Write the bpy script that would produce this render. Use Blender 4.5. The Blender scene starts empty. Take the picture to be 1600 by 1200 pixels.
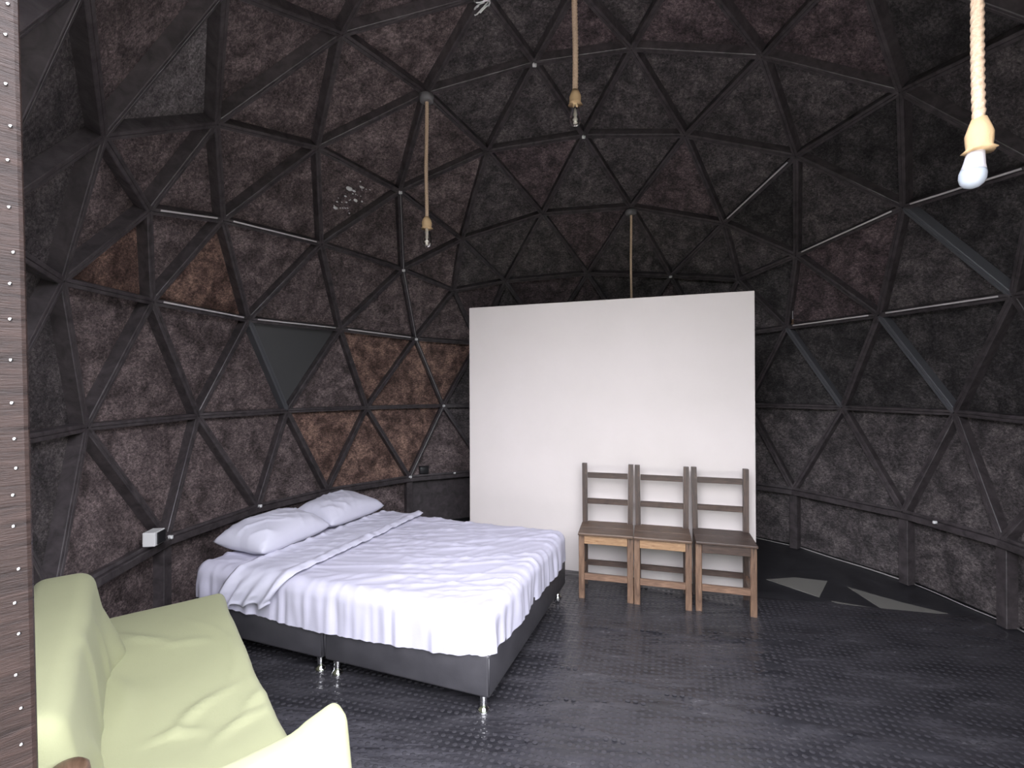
import bpy, bmesh, math, random
from mathutils import Vector, Matrix, noise
random.seed(7)
S = bpy.context.scene
COL = S.collection

# ---------------------------------------------------------------- camera
F_PX = 762.3
B = ((0.999994129, 0.0000162903656, -0.00342657819),      # right, up, forward (rows)
     (0.00342661692, -0.00475403884, 0.999982829),
     (0.0, 0.999988699, 0.00475406676))
cam_d = bpy.data.cameras.new('camera')
cam_d.sensor_width = 36.0
cam_d.lens = 36.0 * F_PX / 1600.0
cam_d.clip_start = 0.02
cam = bpy.data.objects.new('camera', cam_d)
COL.objects.link(cam)
m = Matrix.Identity(4)
for i in range(3):
    m[i][0] = B[0][i]; m[i][1] = B[1][i]; m[i][2] = -B[2][i]
m[0][3], m[1][3], m[2][3] = 0.0, 0.0, 1.55
cam.matrix_world = m
S.camera = cam

# ---------------------------------------------------------------- world: overcast daylight
w = bpy.data.worlds.new('overcast_sky'); S.world = w; w.use_nodes = True
bg = w.node_tree.nodes['Background']
bg.inputs[0].default_value = (0.92, 0.92, 1.0, 1)
bg.inputs[1].default_value = 16.0

S.view_settings.view_transform = 'Standard'
S.view_settings.look = 'None'
S.view_settings.gamma = 1.0
S.view_settings.use_curve_mapping = False
S.view_settings.exposure = 0.25

# portals over the doorway and the unseen opening added above it, so the daylight is sampled well (they give no light of their own)
def portal(loc, rx, sx, sy):
    pl = bpy.data.lights.new('opening_portal', 'AREA'); pl.shape = 'RECTANGLE'; pl.size = sx; pl.size_y = sy
    pl.cycles.is_portal = True
    po = bpy.data.objects.new('opening_portal', pl); COL.objects.link(po)
    po.location = loc; po.rotation_euler = (math.radians(rx), 0, 0)
portal((0.42, -0.1, 1.05), 90, 4.2, 2.1)
portal((0.42, 0.47, 2.85), 35, 4.0, 1.95)

# ---------------------------------------------------------------- materials
def mat(name, color, rough=0.6, metal=0.0, spec=0.5, **kw):
    mt = bpy.data.materials.new(name); mt.use_nodes = True
    b = mt.node_tree.nodes['Principled BSDF']
    b.inputs['Base Color'].default_value = (*color, 1)
    b.inputs['Roughness'].default_value = rough
    b.inputs['Metallic'].default_value = metal
    b.inputs['Specular IOR Level'].default_value = spec
    for k, v in kw.items():
        b.inputs[k.replace('_', ' ')].default_value = v
    return mt

def nodes(mt): return mt.node_tree.nodes, mt.node_tree.links, mt.node_tree.nodes['Principled BSDF']

def coords(mt, scale=(1, 1, 1), rot=(0, 0, 0)):
    n, l, b = nodes(mt)
    tc = n.new('ShaderNodeTexCoord'); mp = n.new('ShaderNodeMapping')
    mp.inputs['Scale'].default_value = scale; mp.inputs['Rotation'].default_value = rot
    l.new(tc.outputs['Object'], mp.inputs['Vector'])
    return mp.outputs['Vector']

def tex(mt, vec, scale, detail=4, rough=0.6, dist=0.0):
    n, l, b = nodes(mt)
    t = n.new('ShaderNodeTexNoise'); t.inputs['Scale'].default_value = scale
    t.inputs['Detail'].default_value = detail; t.inputs['Roughness'].default_value = rough
    t.inputs['Distortion'].default_value = dist
    l.new(vec, t.inputs['Vector'])
    return t.outputs['Fac']

def ramp(mt, fac, stops):
    n, l, b = nodes(mt)
    r = n.new('ShaderNodeValToRGB'); e = r.color_ramp.elements
    e[0].position, e[0].color = stops[0][0], (*stops[0][1], 1)
    e[1].position, e[1].color = stops[-1][0], (*stops[-1][1], 1)
    for p, c in stops[1:-1]:
        x = e.new(p); x.color = (*c, 1)
    l.new(fac, r.inputs['Fac'])
    return r.outputs['Color']

def mixc(mt, fac, a, b_, mode='MIX'):
    n, l, b = nodes(mt)
    x = n.new('ShaderNodeMix'); x.data_type = 'RGBA'; x.blend_type = mode
    for s, v in ((0, fac), (6, a), (7, b_)):
        if isinstance(v, (int, float)): x.inputs[s].default_value = v
        elif isinstance(v, tuple): x.inputs[s].default_value = (*v, 1)
        else: l.new(v, x.inputs[s])
    return x.outputs[2]

def math_(mt, op, a, b_=None):
    n, l, b = nodes(mt)
    x = n.new('ShaderNodeMath'); x.operation = op
    for s, v in ((0, a), (1, b_)):
        if v is None: continue
        if isinstance(v, (int, float)): x.inputs[s].default_value = v
        else: l.new(v, x.inputs[s])
    return x.outputs[0]

def bump(mt, h, strength=0.3, dist=0.01, prev=None):
    n, l, b = nodes(mt)
    x = n.new('ShaderNodeBump'); x.inputs['Strength'].default_value = strength
    x.inputs['Distance'].default_value = dist
    l.new(h, x.inputs['Height'])
    if prev is not None: l.new(prev, x.inputs['Normal'])
    l.new(x.outputs['Normal'], b.inputs['Normal'])
    return x.outputs['Normal']

def setin(mt, name, sock):
    n, l, b = nodes(mt); l.new(sock, b.inputs[name])

def G(v):  # sRGB 0-255 grey/colour -> linear
    f = lambda c: (c/255/12.92) if c/255 <= 0.04045 else ((c/255+0.055)/1.055)**2.4
    return tuple(f(c) for c in v)

def osb(name, dark, mid, light, spots=True):
    mt = mat(name, mid, 0.62, spec=0.35)
    v = coords(mt)
    a = tex(mt, v, 7, 8, 0.72, 0.5)
    c = ramp(mt, a, [(0.38, dark), (0.5, mid), (0.61, light)])
    f = tex(mt, coords(mt, (1, 1, 1.6), (0.5, 0.3, 0)), 48, 6, 0.78, 0.8)                       # chips of the pressed board
    c = mixc(mt, 0.9, c, ramp(mt, f, [(0.38, (0.33,)*3), (0.5, (0.92,)*3), (0.61, (2.0,)*3)]), 'MULTIPLY')
    if spots:
        g = tex(mt, v, 30, 8, 0.85, 0.6)
        c = mixc(mt, ramp(mt, g, [(0.645, (0,)*3), (0.70, (0.4,)*3)]), c, (0.30, 0.27, 0.25))
    setin(mt, 'Base Color', c)
    setin(mt, 'Roughness', ramp(mt, f, [(0.3, (0.75,)*3), (0.7, (0.42,)*3)]))
    bump(mt, f, 0.8, 0.008)
    return mt

M = {}
M['panel_brown'] = osb('painted_board_brown', (0.055, 0.042, 0.041), (0.115, 0.088, 0.088), (0.20, 0.155, 0.152))
M['panel_rust'] = osb('painted_board_rust', (0.06, 0.034, 0.027), (0.145, 0.088, 0.072), (0.29, 0.18, 0.14))
M['panel_dark'] = osb('painted_board_dark', (0.034, 0.030, 0.031), (0.072, 0.062, 0.064), (0.125, 0.108, 0.108))
M['panel_black'] = osb('painted_board_black', (0.018, 0.016, 0.017), (0.040, 0.036, 0.037), (0.075, 0.067, 0.067))
M['panel_plum'] = osb('painted_board_plum', (0.038, 0.028, 0.030), (0.084, 0.062, 0.066), (0.145, 0.108, 0.112))
mt = M['panel_smooth'] = mat('smooth_grey_board', (0.075, 0.075, 0.077), 0.5)
bump(mt, tex(mt, coords(mt), 30, 3), 0.1, 0.003)

mt = M['strut'] = mat('black_stained_timber', (0.05, 0.044, 0.045), 0.42, spec=0.5)
v = coords(mt)
a = tex(mt, v, 14, 4, 0.6, 0.6)
setin(mt, 'Base Color', ramp(mt, a, [(0.3, (0.032, 0.027, 0.029)), (0.7, (0.086, 0.074, 0.078))]))
setin(mt, 'Roughness', ramp(mt, a, [(0.3, (0.5,)*3), (0.7, (0.34,)*3)]))
bump(mt, tex(mt, v, 90, 3, 0.6), 0.15, 0.003)

mt = M['strut_skylit'] = mat('skylit_timber_tone', (0.085, 0.086, 0.095), 0.5)  # strut timber made paler and bluer: skylight on some struts put into colour
M['panel_grey'] = osb('painted_board_grey', (0.085, 0.075, 0.078), (0.145, 0.128, 0.13), (0.21, 0.19, 0.19), False)
M['pale_edge'] = mat('pale_edge_strip', (0.60, 0.57, 0.57), 0.6)
mt = M['shell'] = mat('outer_shell_black', (0.02, 0.02, 0.02), 0.9)
M['caulk'] = mat('pale_caulk', (0.30, 0.29, 0.28), 0.7)
mt = M['white_plastic'] = mat('white_plastic', (0.80, 0.80, 0.80), 0.35)
bump(mt, tex(mt, coords(mt), 60), 0.03, 0.002)
M['black_plastic'] = mat('black_plastic', (0.02, 0.02, 0.022), 0.4)
M['wire_white'] = mat('white_wire', (0.5, 0.5, 0.5), 0.4)

# floor, smooth black sheet
mt = M['floor'] = mat('smooth_black_sheet', (0.022, 0.022, 0.026), 0.38)
v = coords(mt)
a = tex(mt, v, 5, 6, 0.65, 0.8)
setin(mt, 'Base Color', ramp(mt, a, [(0.35, (0.016, 0.016, 0.019)), (0.7, (0.034, 0.034, 0.038))]))
setin(mt, 'Roughness', ramp(mt, a, [(0.3, (0.32,)*3), (0.7, (0.5,)*3)]))
bump(mt, tex(mt, coords(mt, (0.6, 4, 1), (0, 0, 0.3)), 3, 3), 0.12, 0.02)
M['bare'] = mat('bare_grey_underlay', (0.17, 0.165, 0.15), 0.7)

# studded rubber sheet
RY = math.radians(17.4)          # rolls are laid along this direction
mt = M['rubber'] = mat('studded_black_rubber', (0.04, 0.04, 0.045), 0.3)
n, l, b = nodes(mt)
v = coords(mt, (1, 1, 1), (0, 0, RY))
sx = n.new('ShaderNodeSeparateXYZ'); l.new(v, sx.inputs[0])
wr2 = tex(mt, coords(mt, (1.0, 3.2, 1), (0, 0, RY)), 2.2, 6, 0.7, 0.5)   # scuffs and dust
n1 = bump(mt, tex(mt, coords(mt, (0.5, 5.0, 1), (0, 0, RY)), 2.6, 3, 0.55, 0.25), 0.35, 0.03)
n2 = bump(mt, tex(mt, coords(mt), 160, 2), 0.12, 0.002, n1)
setin(mt, 'Base Color', ramp(mt, wr2, [(0.33, (0.015, 0.015, 0.018)), (0.55, (0.034, 0.033, 0.038)), (0.75, (0.070, 0.068, 0.076))]))
setin(mt, 'Roughness', ramp(mt, wr2, [(0.3, (0.10,)*3), (0.7, (0.30,)*3)]))

M['rubber_stud'] = mat('rubber_stud', (0.037, 0.036, 0.041), 0.25)
mt = M['ground'] = mat('outdoor_ground', (0.5, 0.48, 0.44), 0.9)
a = tex(mt, coords(mt), 3, 6)
setin(mt, 'Base Color', ramp(mt, a, [(0.3, (0.44, 0.42, 0.38)), (0.7, (0.58, 0.56, 0.52))]))

mt = M['wallboard'] = mat('off_white_board', (0.66, 0.61, 0.59), 0.75, spec=0.3)
a = tex(mt, coords(mt), 1.5, 5)
setin(mt, 'Base Color', ramp(mt, a, [(0.3, (0.645, 0.60, 0.575)), (0.7, (0.69, 0.64, 0.62))]))
bump(mt, tex(mt, coords(mt), 120, 3), 0.06, 0.002)

def wood(name, c0, c1, c2, axis_scale):
    mt = mat(name, c1, 0.42)
    v = coords(mt, axis_scale)
    a = tex(mt, v, 6, 5, 0.65, 1.2)
    c = ramp(mt, a, [(0.3, c0), (0.5, c1), (0.72, c2)])
    k = tex(mt, coords(mt, tuple(s*0.6 for s in axis_scale)), 5, 2, 0.4, 0.3)
    c = mixc(mt, ramp(mt, k, [(0.70, (0,)*3), (0.76, (0.8,)*3)]), c, tuple(x*0.25 for x in c0))
    setin(mt, 'Base Color', c)
    bump(mt, a, 0.12, 0.003)
    return mt
W0 = ((0.020, 0.011, 0.008), (0.050, 0.030, 0.022), (0.095, 0.058, 0.041))
M['wood_v'] = wood('stained_pine_upright', *W0, (9, 9, 1))
M['wood_h'] = wood('stained_pine_crosswise', *W0, (1, 9, 9))
M['wood_low_v'] = wood('worn_pine_leg', (0.06, 0.032, 0.020), (0.14, 0.083, 0.053), (0.25, 0.155, 0.10), (9, 9, 1))
M['wood_low_h'] = wood('worn_pine_stretcher', (0.07, 0.038, 0.024), (0.17, 0.10, 0.065), (0.29, 0.18, 0.12), (1, 9, 9))
M['pine_pale'] = wood('pale_pine', (0.18, 0.095, 0.045), (0.30, 0.18, 0.095), (0.42, 0.27, 0.15), (1.5, 9, 9))
M['seat_wood'] = wood('stained_pine_seat', (0.045, 0.026, 0.016), (0.095, 0.057, 0.036), (0.165, 0.105, 0.068), (1, 8, 8))

def cloth(name, col, weave, bs, noise_amt=0.06):
    mt = mat(name, col, 0.85, spec=0.2)
    b = nodes(mt)[2]
    b.inputs['Sheen Weight'].default_value = 0.05
    a = tex(mt, coords(mt), 3, 4)
    setin(mt, 'Base Color', ramp(mt, a, [(0.3, tuple(c*(1-noise_amt) for c in col)), (0.7, col)]))
    bump(mt, tex(mt, coords(mt), weave, 3, 0.7), bs, 0.003)
    return mt
M['sheet'] = cloth('white_cotton', (0.52, 0.51, 0.615), 45, 0.12, 0.03)
M['sheet2'] = cloth('white_cotton_fold', (0.55, 0.545, 0.645), 45, 0.12, 0.03)
M['pillow'] = cloth('white_pillowcase', (0.58, 0.575, 0.67), 30, 0.15, 0.03)
M['green'] = cloth('pale_green_cotton', (0.40, 0.415, 0.25), 160, 0.25)
M['mattress'] = cloth('mattress_ticking', (0.5, 0.25, 0.25), 60, 0.1)
mt = M['vinyl'] = mat('charcoal_vinyl', (0.042, 0.041, 0.047), 0.42)
a = tex(mt, coords(mt), 7, 5)
setin(mt, 'Roughness', ramp(mt, a, [(0.3, (0.34,)*3), (0.7, (0.52,)*3)]))
setin(mt, 'Base Color', ramp(mt, a, [(0.3, (0.036, 0.035, 0.040)), (0.7, (0.055, 0.053, 0.060))]))
bump(mt, tex(mt, coords(mt), 140, 3), 0.15, 0.002)
M['chrome'] = mat('chrome', (0.85, 0.85, 0.85), 0.12, 1.0)
mt = M['rope'] = mat('jute_rope', (0.52, 0.36, 0.24), 0.85, spec=0.2)
a = tex(mt, coords(mt), 120, 3)
setin(mt, 'Base Color', ramp(mt, a, [(0.3, (0.48, 0.34, 0.235)), (0.7, (0.70, 0.53, 0.39))]))
bump(mt, a, 0.3, 0.003)
mt = M['burlap'] = mat('burlap', (0.60, 0.42, 0.24), 0.9, spec=0.2)
bump(mt, tex(mt, coords(mt), 220, 2), 0.4, 0.003)
mt = M['glass'] = mat('clear_bulb_glass', (0.95, 0.93, 0.90), 0.01)
nodes(mt)[2].inputs['Transmission Weight'].default_value = 1.0
nodes(mt)[2].inputs['IOR'].default_value = 1.45
M['opal'] = mat('opal_diffuser', (0.40, 0.44, 0.50), 0.3)
M['bulb_white'] = mat('bulb_housing_white', (0.56, 0.55, 0.60), 0.35)
M['filament'] = mat('stem_with_glint', (0.85, 0.82, 0.75), 0.25)  # whitened so the stem carries the bulb's bright reflection as colour
M['hoop'] = mat('grey_ceiling_cup', (0.16, 0.155, 0.16), 0.5)

# door post: reddish-brown varnished board with saw marks across it
mt = M['post'] = mat('varnished_sawn_board', (0.10, 0.06, 0.05), 0.27, spec=0.14)
v = coords(mt, (1, 1, 9), (0, 0.09, 0))
a = tex(mt, v, 9, 5, 0.7, 0.4)
setin(mt, 'Base Color', ramp(mt, a, [(0.3, (0.008, 0.0055, 0.005)), (0.7, (0.030, 0.019, 0.016))]))
n1 = bump(mt, a, 0.35, 0.004)
a2 = tex(mt, coords(mt, (3, 3, 30), (0, 0.09, 0)), 14, 4, 0.7)
n2 = bump(mt, a2, 0.5, 0.003, n1)
setin(mt, 'Roughness', ramp(mt, a, [(0.3, (0.24,)*3), (0.7, (0.42,)*3)]))

# ---------------------------------------------------------------- helpers
def link(name, me, material, parent=None, smooth=False):
    o = bpy.data.objects.new(name, me); COL.objects.link(o)
    if material is not None:
        for x in (material if isinstance(material, (list, tuple)) else [material]): me.materials.append(x)
    if parent is not None: o.parent = parent
    if smooth:
        for p in me.polygons: p.use_smooth = True
    return o

def mesh(name, verts, faces, material, parent=None, smooth=False):
    me = bpy.data.meshes.new(name); me.from_pydata([tuple(v) for v in verts], [], faces); me.validate(); me.update()
    return link(name, me, material, parent, smooth)

def from_bm(name, bm, material, parent=None, smooth=False):
    me = bpy.data.meshes.new(name)
    bmesh.ops.recalc_face_normals(bm, faces=bm.faces)
    bm.to_mesh(me); bm.free()
    return link(name, me, material, parent, smooth)

def thing(name, label, cat, loc=(0, 0, 0), rz=0.0, group=None):
    o = bpy.data.objects.new(name, None); COL.objects.link(o)
    o.location = loc; o.rotation_euler = (0, 0, rz); o.empty_display_size = 0.1
    return tag(o, label, cat, group)

def tag(o, label, cat, group=None):
    o['label'] = label; o['category'] = cat
    if group: o['group'] = group
    return o

def add_box(bm, lo, hi, bev=0.0, seg=2):
    r = bmesh.ops.create_cube(bm, size=1.0)
    vs = r['verts']
    for v in vs:
        v.co = Vector([lo[i] + (v.co[i] + 0.5) * (hi[i] - lo[i]) for i in range(3)])
    if bev > 0:
        es = {e for v in vs for e in v.link_edges}
        bmesh.ops.bevel(bm, geom=list(es), offset=bev, segments=seg, profile=0.5, affect='EDGES')

def box(name, lo, hi, material, parent=None, bev=0.0, seg=2):
    bm = bmesh.new(); add_box(bm, lo, hi, bev, seg)
    return from_bm(name, bm, material, parent, bev > 0.004)

def bar_mesh(p, q, wdt, dep, up, groove=False, bev=0.003):
    """beam between p and q; 'up' side holds the inner face; returns verts, faces"""
    p, q, up = Vector(p), Vector(q), Vector(up)
    d = (q - p).normalized(); up = (up - d * up.dot(d)).normalized(); s = d.cross(up)
    h = wdt / 2
    if groove:
        g = 0.0022
        prof = [(-h, -dep), (-h, -bev), (-h + bev, 0), (-g, 0), (0, -0.006), (g, 0), (h - bev, 0), (h, -bev), (h, -dep)]
    else:
        prof = [(-h, -dep + bev), (-h, -bev), (-h + bev, 0), (h - bev, 0), (h, -bev), (h, -dep + bev), (h - bev, -dep), (-h + bev, -dep)]
    k = len(prof)
    vs = [e + s * a + up * b_ for e in (p, q) for a, b_ in prof]
    fs = [(i, (i + 1) % k, k + (i + 1) % k, k + i) for i in range(k)] + [tuple(range(k - 1, -1, -1)), tuple(range(k, 2 * k))]
    return vs, fs

def lathe(name, prof, material, parent=None, seg=24, smooth=True, wob=None):
    vs, fs = [], []
    for j, (r, z) in enumerate(prof):
        for i in range(seg):
            a = 2 * math.pi * i / seg
            rr = r * (1 + (wob(a, j) if wob else 0))
            vs.append((rr * math.cos(a), rr * math.sin(a), z))
    for j in range(len(prof) - 1):
        for i in range(seg):
            i2 = (i + 1) % seg
            fs.append((j * seg + i, j * seg + i2, (j + 1) * seg + i2, (j + 1) * seg + i))
    fs.append(tuple(range(seg - 1, -1, -1))); fs.append(tuple(range((len(prof) - 1) * seg, len(prof) * seg)))
    me = bpy.data.meshes.new(name); me.from_pydata(vs, [], fs); me.update()
    o = link(name, me, material, parent, smooth)
    return o

def tube(name, pts, r, material, parent=None, seg=8):
    vs, fs = [], []
    pts = [Vector(p) for p in pts]
    for j, p in enumerate(pts):
        d = (pts[min(j + 1, len(pts) - 1)] - pts[max(j - 1, 0)]).normalized()
        a = d.orthogonal().normalized() if abs(d.z) < 0.9 else Vector((1, 0, 0))
        a = (a - d * a.dot(d)).normalized(); b_ = d.cross(a)
        for i in range(seg):
            t = 2 * math.pi * i / seg
            vs.append(p + a * r * math.cos(t) + b_ * r * math.sin(t))
    for j in range(len(pts) - 1):
        for i in range(seg):
            fs.append((j * seg + i, j * seg + (i + 1) % seg, (j + 1) * seg + (i + 1) % seg, (j + 1) * seg + i))
    fs.append(tuple(range(seg - 1, -1, -1))); fs.append(tuple(range((len(pts) - 1) * seg, len(pts) * seg)))
    return mesh(name, vs, fs, material, parent, True)

def copy_tree(o, parent=None):
    c = o.copy(); COL.objects.link(c); c.parent = parent
    for ch in list(o.children): copy_tree(ch, c)
    return c
# dome hubs (metres) and the triangles between them
DV = [(-0.516,5.088,3.080),(-1.109,4.985,2.743),(-0.632,5.381,2.602),(-1.015,4.439,3.325),(-1.659,4.263,2.797),(-1.443,3.637,3.332),(-1.990,3.372,2.703),(-1.718,2.848,3.087),(-2.055,2.772,2.554),(-0.215,4.451,3.696),(-0.652,3.773,3.814),(-1.028,2.968,3.697),(0.181,3.746,4.032),(-0.168,3.114,4.046),(0.428,3.134,4.111),(-2.106,4.060,0.560),(-1.770,4.698,0.560),(-2.044,4.450,1.333),(-1.525,5.141,1.330),(-1.679,4.795,2.114),(-1.058,5.382,2.074),(-2.328,3.629,1.337),(-2.130,3.960,2.096),(-2.261,3.078,2.090),(-2.268,3.223,0.560),(-2.132,2.283,0.560),(-1.763,1.560,0.560),(-2.336,2.686,1.331),(-2.090,1.909,1.311),(-2.151,2.342,2.061),(2.008,4.619,3.082),(1.697,5.197,2.716),(2.245,4.835,2.594),(1.198,4.902,3.341),(0.851,5.463,2.807),(0.325,5.064,3.336),(-0.068,5.496,2.731),(1.488,4.169,3.687),(0.654,4.390,3.803),(0.893,3.594,4.033),(0.512,5.831,0.560),(1.275,5.695,0.560),(0.916,5.891,1.273),(1.744,5.606,1.311),(1.368,5.651,2.101),(2.082,5.269,2.050),(0.040,5.907,1.311),(0.409,5.820,2.101),(-0.393,5.707,2.050),(-0.294,5.734,0.560),(-1.120,5.344,0.560),(-0.794,5.653,1.327),(2.315,2.129,3.118),(2.791,2.587,2.710),(2.638,1.957,2.563),(2.362,2.960,3.328),(2.774,3.455,2.805),(2.229,3.817,3.342),(2.533,4.346,2.704),(1.727,2.442,3.692),(1.714,3.324,3.791),(1.010,2.824,4.032),(3.039,3.810,0.560),(3.125,3.133,0.560),(3.199,3.536,1.347),(3.185,2.646,1.311),(3.112,3.037,2.100),(2.969,2.220,2.050),(2.945,4.361,1.349),(2.978,3.964,2.115),(2.628,4.674,2.103),(2.664,4.643,0.560),(1.998,5.328,0.560),(2.443,5.078,1.348),(0.055,1.028,3.118),(0.637,0.718,2.710),(-0.009,0.668,2.563),(0.817,1.223,3.320),(1.470,0.993,2.783),(1.692,1.649,3.320),(2.200,1.479,2.710),(0.171,1.685,3.692),(0.961,2.039,3.831),(0.313,2.484,4.032),(1.945,0.904,0.560),(1.248,0.564,0.560),(1.653,0.617,1.273),(0.815,0.361,1.311),(1.146,0.546,2.101),(0.344,0.435,2.050),(2.371,1.119,1.311),(2.022,0.972,2.101),(2.604,1.535,2.050),(2.539,1.456,0.560),(2.999,2.318,0.560),(2.899,1.818,1.348),(-1.828,2.193,2.677),(-1.269,2.174,3.320),(-1.287,1.481,2.783),(-0.594,1.473,3.320),(-0.599,0.937,2.710),(-0.449,2.288,3.831),(-1.225,1.002,0.560),(-1.588,1.191,1.273),(-1.812,1.651,2.101),(-0.889,0.663,1.311),(-1.136,0.950,2.101),(-0.420,0.570,2.050),(-0.516,0.607,0.560),(0.446,0.437,0.560),(-0.060,0.377,1.348)]
DF = [(0,1,2),(3,0,1),(3,4,1),(5,3,4),(5,6,4),(7,5,6),(7,8,6),(9,3,0),(10,9,3),(10,5,3),(11,10,5),(11,7,5),(12,10,9),(13,12,10),(13,11,10),(14,13,12),(17,15,16),(17,18,16),(19,17,18),(19,20,18),(1,19,20),(1,2,20),(21,17,15),(22,21,17),(22,19,17),(4,22,19),(4,1,19),(23,22,21),(6,23,22),(6,4,22),(8,6,23),(21,24,15),(27,21,24),(27,25,24),(28,27,25),(28,26,25),(23,27,21),(29,23,27),(29,28,27),(8,29,23),(30,31,32),(33,30,31),(33,34,31),(35,33,34),(35,36,34),(0,35,36),(0,2,36),(37,33,30),(38,37,33),(38,35,33),(9,38,35),(9,0,35),(39,38,37),(12,39,38),(12,9,38),(14,12,39),(42,40,41),(42,43,41),(44,42,43),(44,45,43),(31,44,45),(31,32,45),(46,42,40),(47,46,42),(47,44,42),(34,47,44),(34,31,44),(48,47,46),(36,48,47),(36,34,47),(2,36,48),(46,49,40),(51,46,49),(51,50,49),(18,51,50),(18,16,50),(48,51,46),(20,48,51),(20,18,51),(2,20,48),(52,53,54),(55,52,53),(55,56,53),(57,55,56),(57,58,56),(30,57,58),(30,32,58),(59,55,52),(60,59,55),(60,57,55),(37,60,57),(37,30,57),(61,60,59),(39,61,60),(39,37,60),(14,39,61),(64,62,63),(64,65,63),(66,64,65),(66,67,65),(53,66,67),(53,54,67),(68,64,62),(69,68,64),(69,66,64),(56,69,66),(56,53,66),(70,69,68),(58,70,69),(58,56,69),(32,58,70),(68,71,62),(73,68,71),(73,72,71),(43,73,72),(43,41,72),(70,73,68),(45,70,73),(45,43,73),(32,45,70),(74,75,76),(77,74,75),(77,78,75),(79,77,78),(79,80,78),(52,79,80),(52,54,80),(81,77,74),(82,81,77),(82,79,77),(59,82,79),(59,52,79),(83,82,81),(61,83,82),(61,59,82),(14,61,83),(86,84,85),(86,87,85),(88,86,87),(88,89,87),(75,88,89),(75,76,89),(90,86,84),(91,90,86),(91,88,86),(78,91,88),(78,75,88),(92,91,90),(80,92,91),(80,78,91),(54,80,92),(90,93,84),(95,90,93),(95,94,93),(65,95,94),(65,63,94),(92,95,90),(67,92,95),(67,65,95),(54,67,92),(7,96,8),(97,7,96),(97,98,96),(99,97,98),(99,100,98),(74,99,100),(74,76,100),(11,97,7),(101,11,97),(101,99,97),(81,101,99),(81,74,99),(13,101,11),(83,13,101),(83,81,101),(14,83,13),(103,102,26),(103,28,26),(104,103,28),(104,29,28),(96,104,29),(96,8,29),(105,103,102),(106,105,103),(106,104,103),(98,106,104),(98,96,104),(107,106,105),(100,107,106),(100,98,106),(76,100,107),(105,108,102),(110,105,108),(110,109,108),(87,110,109),(87,85,109),(107,110,105),(89,107,110),(89,87,110),(76,89,107)]
DC = Vector((0.4278, 3.1343, 1.3106)); DR = 2.8
DV = [Vector(v) for v in DV]
CAMP = Vector((0, 0, 1.55))

# ---------------------------------------------------------------- ground and floor
g = mesh('ground', [(-30, -30, -0.12), (30, -30, -0.12), (30, 30, -0.12), (-30, 30, -0.12)], [(0, 1, 2, 3)], M['ground'])
g['kind'] = 'structure'
def disc(name, c, r, z0, z1, material, parent=None, seg=60):
    vs = [(c[0] + r * math.cos(2 * math.pi * i / seg), c[1] + r * math.sin(2 * math.pi * i / seg), z) for z in (z0, z1) for i in range(seg)]
    fs = [tuple(range(seg - 1, -1, -1)), tuple(range(seg, 2 * seg))] + [(i, (i + 1) % seg, seg + (i + 1) % seg, seg + i) for i in range(seg)]
    return mesh(name, vs, fs, material, parent)
# unseen hedge ring added behind the viewer to hold back low daylight
vs, fs = [], []
for i in range(61):
    a = math.radians(150 + 240 * i / 60); R_ = 6.5
    for k, (dr, z) in enumerate(((0, -0.1), (0.1, 1.6), (0.3, 2.8), (1.2, 3.5), (2.2, -0.1))):
        rr = R_ + dr + 0.25 * noise.noise(Vector((i * .7, k, 2)))
        vs.append((rr * math.cos(a), rr * math.sin(a), z + (0.4 * noise.noise(Vector((i * .45, k, 7))) if z > 0 else 0)))
for i in range(60):
    for k in range(4):
        a = i * 5 + k; fs.append((a, a + 1, a + 6, a + 5))
hb = mesh('hedge_light_block', vs, fs, mat('hedge_green', (0.045, 0.06, 0.03), 0.9)); hb['kind'] = 'structure'
floor = disc('floor', DC, 3.55, -0.12, -0.004, M['floor']); floor['kind'] = 'structure'
# studded rubber sheet: circle of the room cut by the straight edge that runs past the partition
RI = 2.66
SL = -0.250
def in_edge(x): return 3.575 + SL * (x - 1.82)
pts = []
for i in range(120):
    a = 2 * math.pi * i / 120
    x, y = DC.x + RI * math.cos(a), DC.y + RI * math.sin(a)
    pts.append((x, y))
def clip(poly, keep):
    out = []
    for i in range(len(poly)):
        p, q = poly[i], poly[(i + 1) % len(poly)]
        kp, kq = keep(p), keep(q)
        if kp >= 0: out.append(p)
        if (kp >= 0) != (kq >= 0):
            t = kp / (kp - kq); out.append((p[0] + (q[0] - p[0]) * t, p[1] + (q[1] - p[1]) * t))
    return out
near = clip(pts, lambda p: in_edge(p[0]) - p[1])
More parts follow.
